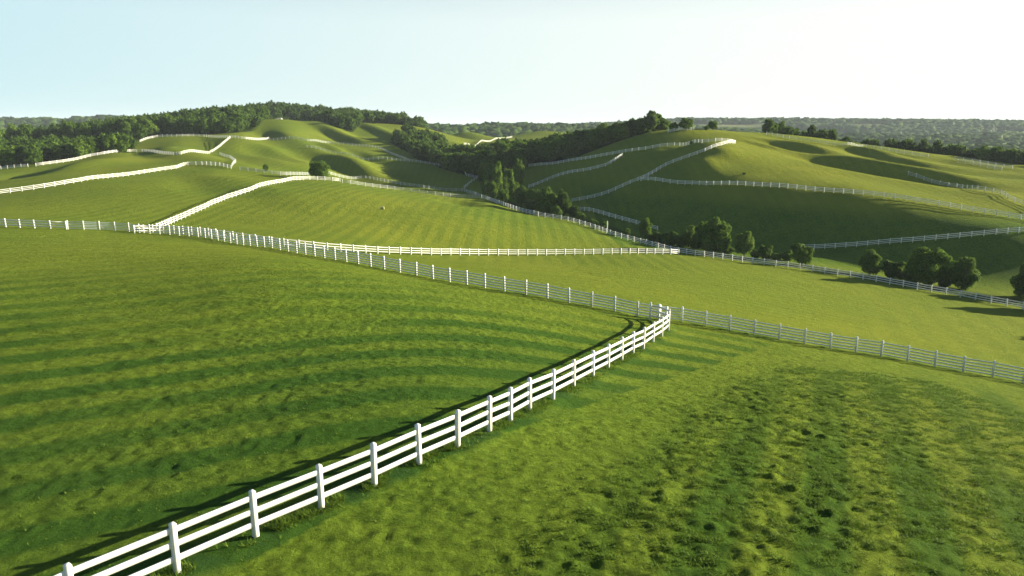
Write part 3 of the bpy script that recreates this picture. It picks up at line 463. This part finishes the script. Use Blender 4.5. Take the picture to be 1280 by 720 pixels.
def crown_arrays(kind, seed, nleaf, leaf):
    """unit crown: height 1 (0.08..1), width 1.  returns quads of leaf sprays"""
    r = np.random.default_rng(seed); lumps = []
    if kind == 'round': c0, rad, zc, zr, nl = .0, .42, .52, .46, 34
    elif kind == 'dome': c0, rad, zc, zr, nl = .0, .45, .48, .47, 56
    elif kind == 'tall': c0, rad, zc, zr, nl = .0, .36, .50, .48, 32
    else: c0, rad, zc, zr, nl = .0, .42, .44, .42, 20
    for k in range(nl):
        v = r.normal(size=3); v /= np.linalg.norm(v); q = r.uniform(.55, .9)
        if kind == 'tall': taper = 1.05-.55*max(0, v[2])
        else: taper = 1
        lumps.append((v[0]*rad*q*taper, v[1]*rad*q*taper, zc+v[2]*zr*q, r.uniform(.07, .15 if nl < 50 else .12)))
    lumps.append((0, 0, zc, .30)); lumps.append((.1, 0, zc-.2, .2)); lumps.append((-.1, .05, zc-.18, .2)); lumps.append((0, 0, zc+.2*zr, .22))
    L = np.array(lumps); wgt = L[:, 3]**2; wgt /= wgt.sum()
    pick = r.choice(len(L), nleaf, p=wgt); dirs = r.normal(size=(nleaf, 3)); dirs[:, 2] += .25; dirs /= np.linalg.norm(dirs, axis=1)[:, None]
    rr = L[pick, 3]*r.uniform(.84, 1.12, nleaf); c = L[pick, :3]+dirs*rr[:, None]
    keep = np.ones(nleaf, bool)
    for l in L: keep &= ~((((c-l[:3])**2).sum(1) < (l[3]*.68)**2))
    c = c[keep]; dirs = dirs[keep]; m_ = len(c)
    nrm = dirs+r.normal(size=(m_, 3))*.55; nrm /= np.linalg.norm(nrm, axis=1)[:, None]
    t1 = np.cross(nrm, r.normal(size=(m_, 3))); t1 /= np.linalg.norm(t1, axis=1)[:, None]; t2 = np.cross(nrm, t1)
    s = leaf*r.uniform(.6, 1.5, m_)[:, None]
    V = np.stack([c-t1*s*.5, c+t2*s*.32, c+t1*s*.5, c-t2*s*.32], 1).reshape(-1, 3)
    # solid inner masses so that the sky shows only at the edges
    core = [IV*l[3]*.62*(1+.12*r.normal(size=(len(IV), 1)))+l[:3] for l in L]
    CV = np.concatenate(core); CF = np.concatenate([IF+i*len(IV) for i in range(len(L))])
    CF4 = np.concatenate([CF, CF[:, 2:3]], 1)
    return V, np.arange(len(V)).reshape(-1, 4), CV, CF
def crown_mesh(kind, seed, nleaf, leaf, mat):
    V, Fq_, CV, CF = crown_arrays(kind, seed, nleaf, leaf)
    tri = np.concatenate([Fq_[:, [0, 1, 2]], Fq_[:, [0, 2, 3]], CF+len(V)])
    return mesh_from('crown', np.concatenate([V, CV]), tri, mat)
def trunk_mesh(seed, low=False):
    r = random.Random(seed); V = []; Fs = []
    def limb(p0, p1, r0, r1, seg=4, n_=7):
        k0 = len(V); p0 = Vector(p0); p1 = Vector(p1); d = (p1-p0).normalized(); u = d.orthogonal().normalized(); w = d.cross(u)
        for i in range(seg+1):
            t = i/seg; c = p0.lerp(p1, t)+Vector((r.gauss(0, .008), r.gauss(0, .008), 0))*(0 < i < seg); rr = r0+(r1-r0)*t
            if i == 0 and p0.z < .02: rr *= 1.35
            for k in range(n_): V.append(tuple(c+(u*math.cos(k*6.283/n_)+w*math.sin(k*6.283/n_))*rr))
        for i in range(seg):
            for k in range(n_): Fs.append((k0+i*n_+k, k0+i*n_+(k+1) % n_, k0+(i+1)*n_+(k+1) % n_, k0+(i+1)*n_+k))
    limb((0, 0, -.05), (0, 0, .30), .035, .027); limb((0, 0, .30), (.02, .01, .72), .027, .008)
    for k in range(6):
        a_ = k*1.05+r.uniform(-.3, .3); z0 = r.uniform(.2, .4)
        limb((0, 0, z0), (.28*math.cos(a_), .28*math.sin(a_), z0+r.uniform(.15, .3)), .014, .004, 3, 5)
    return mesh_from('trunk', V, Fs, MBARK, True)
CROWN = {0: [crown_mesh('round', 10+i, 7000, .058, MLEAF[(0, 2)[i % 2]]) for i in range(3)],
         1: [crown_mesh('dome', 20+i, 11000, .046, MLEAF[0]) for i in range(3)],
         2: [crown_mesh('tall', 30+i, 6500, .06, MLEAF[i % 2]) for i in range(3)],
         3: [crown_mesh('bush', 40+i, 4500, .075, MLEAF[i % 2]) for i in range(3)],
         4: [crown_mesh(('round', 'dome')[i % 2], 50+i, 3400, .075, MLEAF[(0, 1, 1, 0, 2, 1)[i]]) for i in range(6)]}
TRUNK = [trunk_mesh(i) for i in range(3)]
def tree(x, y, h, w, kind, label, group=None, name='broadleaf_tree', cat='tree', var=None):
    z = ground_z(x, y)-.04*h
    root = link(name, None, None, (x, y, z)); tag(root, label, cat, group)
    ms = CROWN[kind]; cr = link('crown', ms[random.randrange(len(ms)) if var is None else var], root)
    tr = link('trunk', random.choice(TRUNK), root)
    a_ = random.uniform(0, 6.28)
    cr.rotation_euler = (0, 0, a_); tr.rotation_euler = (0, 0, a_)
    cr.scale = (w*1.05, w*1.05, h*1.04); tr.scale = (h, h, h)
    return root
TL = ['slender tree behind the others at the back left of the valley cluster', 'upright tree at the back of the valley cluster, under the wood',
 'tallest slender sunlit tree in the valley cluster', 'dark upright tree in the middle of the valley cluster', 'upright tree with narrow top at the right of the valley cluster',
 'small sunlit shrubby tree at the left end of the valley cluster', 'round tree at the foot of the valley cluster beside the fence', 'low round tree below the tallest valley tree, at the fence',
 'round tree in the gap between the valley cluster and the broad dark dome', 'dark tree between the upright valley trees and the round one',
 'dark rounded tree immediately left of the broad dark dome in the valley', 'broad dark domed tree against the dark hillside in the valley', 'tall sunlit tree at the right side of the broad dark dome',
 'low bush at the right foot of the valley grove', 'small dark bush beside the white pole', 'small sunlit bush just right of the white pole',
 'round sunlit tree standing alone between the pole and the dark thicket', 'low dark bush right of the lone round valley tree', 'low bush in the thicket left of the great round tree',
 'bushy tree in the thicket with a pale top, near the great round tree', 'dark tree touching the left side of the great round tree', 'great round broad tree with sunlit right side by the valley fence',
 'smaller oval pale tree right beside the great round tree', 'dark low tree between the oval tree and the bright round one', 'low dark bush behind the left of the bright round tree',
 'dark bush peeping up behind the bright round tree', 'bright round pale green tree at the left end of the lowest hillside fence', 'bright round tree standing alone left of the great dark dome on the right',
 'low dark bushy tree between the lone bright tree and the great dome', 'great dark domed tree with sunlit rim in the right-hand trio', 'round tree with bright right edge at the right end of the trio',
 'dark tree cut off by the right edge of the picture', 'lone round dark tree on top of the striped mound', 'small round bush on the hill slope left of the lone round tree',
 'broad dark tree on the right ridge against the sky, larger of the two', 'dark tree close behind the broad one on the ridge skyline', 'round tree on the ridge skyline right of the broad one',
 'small tree standing apart on the ridge skyline to the right', 'tiny bush beside the small ridge skyline tree', 'tiny dark bush by the upper hillside fence',
 'tiny dark bush alone on the shaded slope', 'small dark bush just above the upper hillside fence', 'small bush at the end of the hedge on the left hilltop',
 'tree just beyond the right edge whose shadow falls on the field', 'second tree beyond the right edge throwing a long shadow']
for (x, y, h, w, k), lb in zip(TREES, TL):
    bush = k == 3 and h < 3
    tree(x, y, h, w, k, lb, None, var=(1 if k == 0 and any(s in lb for s in ('bright', 'pale', 'sunlit')) else None), name='bush' if bush else 'broadleaf_tree', cat='bush' if bush else 'tree')  # sunlit trees get the paler leaves, so their light is in the colour
for x, y, h, w in THICKET:
    tree(x, y, h, w, 3, 'low dark bush filling the thicket along the valley fence', 'bushes of the valley thicket', 'bush', 'bush')
# woods: each tree of the front ranks is its own object, the deep interior is one mass
SPEC = dict(leftfront=(4.9, 6.2, 7.0, 'large tree in the sunlit front rank of the left woodland', 'trees at the front of the left woodland'),
 leftridge=(5.6, 8.4, 8.6, 'dark tree in the dense wood covering the left ridge', 'trees of the left ridge wood'),
 leftfar=(6.5, 9.5, 7.0, 'tree in the shaded wood falling away beyond the left ridge', 'trees of the shaded far left wood'),
 hilltop=(5.4, 7.6, 8.2, 'tree in the long skyline belt on the left hilltop', 'trees of the hilltop belt'),
 centre=(5.2, 6.6, 7.0, 'dark tree in the wood filling the central valley', 'trees of the central valley wood'),
 rightrow=(3.6, 5.6, 4.6, 'dark tree in the thick row on the right ridge', 'trees of the thick right ridge row'),
 rightrow2=(4.2, 4.2, 4.8, 'rounded tree in the broken row right of the thick ridge row', 'trees of the broken ridge row'),
 rightrow3=(3.9, 4.8, 4.4, 'low tree in the long hedge running down to the right edge', 'trees of the long right hedge'))
cand = []
for key, (sp, th, tw, lb, gr) in SPEC.items():
    pl = WOODS[key]; xs = [q[0] for q in pl]; ys = [q[1] for q in pl]
    for gx_ in np.arange(min(xs), max(xs), sp):
        for gy_ in np.arange(min(ys), max(ys), sp*.9):
            x = gx_+random.uniform(-.38, .38)*sp; y = gy_+random.uniform(-.38, .38)*sp
            if inpoly(np.array([x]), np.array([y]), pl)[0]: cand.append((y, x, key))
print('wood trees', len(cand))
cand.sort()
quota = dict(leftfront=40, leftridge=70, leftfar=15, hilltop=40, centre=85, rightrow=22, rightrow2=9, rightrow3=30)
cnt = {k: 0 for k in quota}; massV = []; massF = []; off = 0
LOW = [crown_arrays(('round', 'dome')[i % 2], 70+i, 520, .12) for i in range(4)]
mass = {}
total = len(TREES)+len(THICKET)
for y, x, key in cand:
    sp, th, tw, lb, gr = SPEC[key]; f = random.uniform(.72, 1.18); h = th*f; w = tw*random.uniform(.85, 1.2)
    if cnt[key] < quota[key] and total < 298:
        cnt[key] += 1; total += 1; tree(x, y, h, w, 4, lb, gr); continue
    V, Fq_, CV, CF = random.choice(LOW); z = ground_z(x, y); a_ = random.uniform(0, 6.28); ca, sa = math.cos(a_), math.sin(a_)
    A_ = np.concatenate([V, CV]); A_ = np.stack([(A_[:, 0]*ca-A_[:, 1]*sa)*w+x, (A_[:, 0]*sa+A_[:, 1]*ca)*w+y, A_[:, 2]*h+z], 1)
    tri = np.concatenate([Fq_[:, [0, 1, 2]], Fq_[:, [0, 2, 3]], CF+len(V)])
    mv, mf, mo = mass.setdefault('w', ([], [], [0])); mv.append(A_); mf.append(tri+mo[0]); mo[0] += len(A_)
mv, mf, mo = mass['w']
tag(link('woodland', mesh_from('woodland', np.concatenate(mv), np.concatenate(mf), MLEAF[1])), 'deep interior trees of the woods on the hills, closed dark canopy', 'woodland', None, 'stuff')
# far forest on the horizon ridges
def far_forest():
    m_ = 120000
    az_ = rng.uniform(R(-44), R(44), m_); rd = np.sqrt(rng.uniform(590**2, 2050**2, m_))
    x = rd*np.sin(az_); y = rd*np.cos(az_)
    ok = (far_wood(x, y) > 0) & (y > 600); x = x[ok]; y = y[ok]; z = Hgt(x, y); k = len(x); print('far trees', k)
    s = rng.uniform(5, 9.5, k); IV0, IF0 = ico(0)
    ang = rng.uniform(0, 6.28, k); V = IV0[None]*(1+.22*rng.normal(size=(k, len(IV0), 1)))
    ca, sa = np.cos(ang)[:, None], np.sin(ang)[:, None]
    VX = (V[:, :, 0]*ca-V[:, :, 1]*sa)*s[:, None]+x[:, None]; VY = (V[:, :, 0]*sa+V[:, :, 1]*ca)*s[:, None]+y[:, None]; VZ = V[:, :, 2]*(s*.8)[:, None]+(z+s*.35)[:, None]
    VV = np.stack([VX, VY, VZ], 2).reshape(-1, 3); FF = (IF0[None]+(np.arange(k)*len(IV0))[:, None, None]).reshape(-1, 3)
    tag(link('distant_forest', mesh_from('distant_forest', VV, FF, MLEAF[1])), 'far wooded ridges along the horizon, blue with haze', 'forest', None, 'stuff')
far_forest()
# ---------------------------------------------------------------- rough grass tufts (near ground)
def tufts():
    m_ = 260000
    x = rng.uniform(-14, 26, m_); y = rng.uniform(12, 42, m_)
    ln = x*.85-(y-17)*.527
    dnn = seg_dist(x, y, NEARP); dbb = seg_dist(x, y, FENCES['back'])
    dens = .75*sstep(-.5, 1.5, ln+.9*fbm(x/3, y/3, 21, 2))*sstep(-.25, .35, fbm(x/.55, y/.34, 301, 2))+.9*sstep(.45, .05, dnn)*(fbm(x/.6, y/.6, 303, 2) > -.1)+.7*sstep(.5, .1, dbb)+.02
    ok = rng.uniform(size=m_) < dens; x = x[ok]; y = y[ok]; dnn = dnn[ok]; k = len(x); print('tufts', k)
    z = np.array([ground_z(a_, b_) for a_, b_ in zip(x, y)])-.01; nb_ = 6
    hh = rng.uniform(.03, .10, k)*(1+1.1*sstep(.4, .1, dnn)); ang = rng.uniform(0, 6.28, (k, nb_)); lean = rng.uniform(.3, 1.2, (k, nb_)); rr = rng.uniform(0, .09, (k, nb_))
    ca, sa = np.cos(ang), np.sin(ang); bx = x[:, None]+ca*rr; by = y[:, None]+sa*rr; hb = hh[:, None]*rng.uniform(.6, 1.2, (k, nb_)); wb = .011
    p0 = np.stack([bx-sa*wb, by+ca*wb, z[:, None]+0*bx], 2); p1 = np.stack([bx+sa*wb, by-ca*wb, z[:, None]+0*bx], 2); p2 = np.stack([bx+ca*lean*hb, by+sa*lean*hb, z[:, None]+hb], 2)
    V = np.stack([p0, p1, p2], 2).reshape(-1, 3)
    mt = leafmat('tuft_blades', (.08, .145, .016), (.13, .20, .024), (.18, .25, .035), .3)
    tag(link('grass', mesh_from('grass', V, np.arange(len(V)).reshape(-1, 3), mt)), 'rough tufts of longer grass in the near pasture and under the fences', 'grass', None, 'stuff')
tufts()
# small pale hay bale on the striped mound
V = []; Fs = []
for i in range(7):
    xx = -.33+.11*i; rr = .3 if 0 < i < 6 else .26
    for k in range(14): V.append((xx, rr*math.cos(k*6.283/14), .27+rr*math.sin(k*6.283/14)))
for i in range(6):
    for k in range(14): Fs.append((i*14+k, i*14+(k+1) % 14, i*14+14+(k+1) % 14, i*14+14+k))
me = bpy.data.meshes.new('bale'); me.from_pydata(V, [], Fs+[tuple(range(13, -1, -1)), tuple(range(84, 98))]); me.materials.append(paint('straw', (.42, .38, .16), .9, .6))
o = link('hay_bale', me, None, (BALE[0], BALE[1], ground_z(*BALE))); tag(o, 'small pale yellow bale lying alone on the striped mound', 'hay bale')
# ---------------------------------------------------------------- air
HAZE = True
if HAZE:
    hx, hy0, hy1, hz0, hz1 = 13000, -600, 13500, -40, 75
    V = [(-hx, hy0, hz0), (hx, hy0, hz0), (hx, hy1, hz0), (-hx, hy1, hz0), (-hx, hy0, hz1), (hx, hy0, hz1), (hx, hy1, hz1), (-hx, hy1, hz1)]
    m, t, out = newmat('haze_air'); pv = t.nodes.new('ShaderNodeVolumePrincipled'); pv.inputs['Density'].default_value = .00011; pv.inputs['Color'].default_value = (.80, .91, 1, 1); pv.inputs['Anisotropy'].default_value = 0.0
    t.links.new(pv.outputs[0], out.inputs['Volume'])
    tag(link('haze', mesh_from('haze', V, [(0, 3, 2, 1), (4, 5, 6, 7), (0, 1, 5, 4), (1, 2, 6, 5), (2, 3, 7, 6), (3, 0, 4, 7)], m)), 'thin pale haze over the whole countryside', 'haze', None, 'stuff')
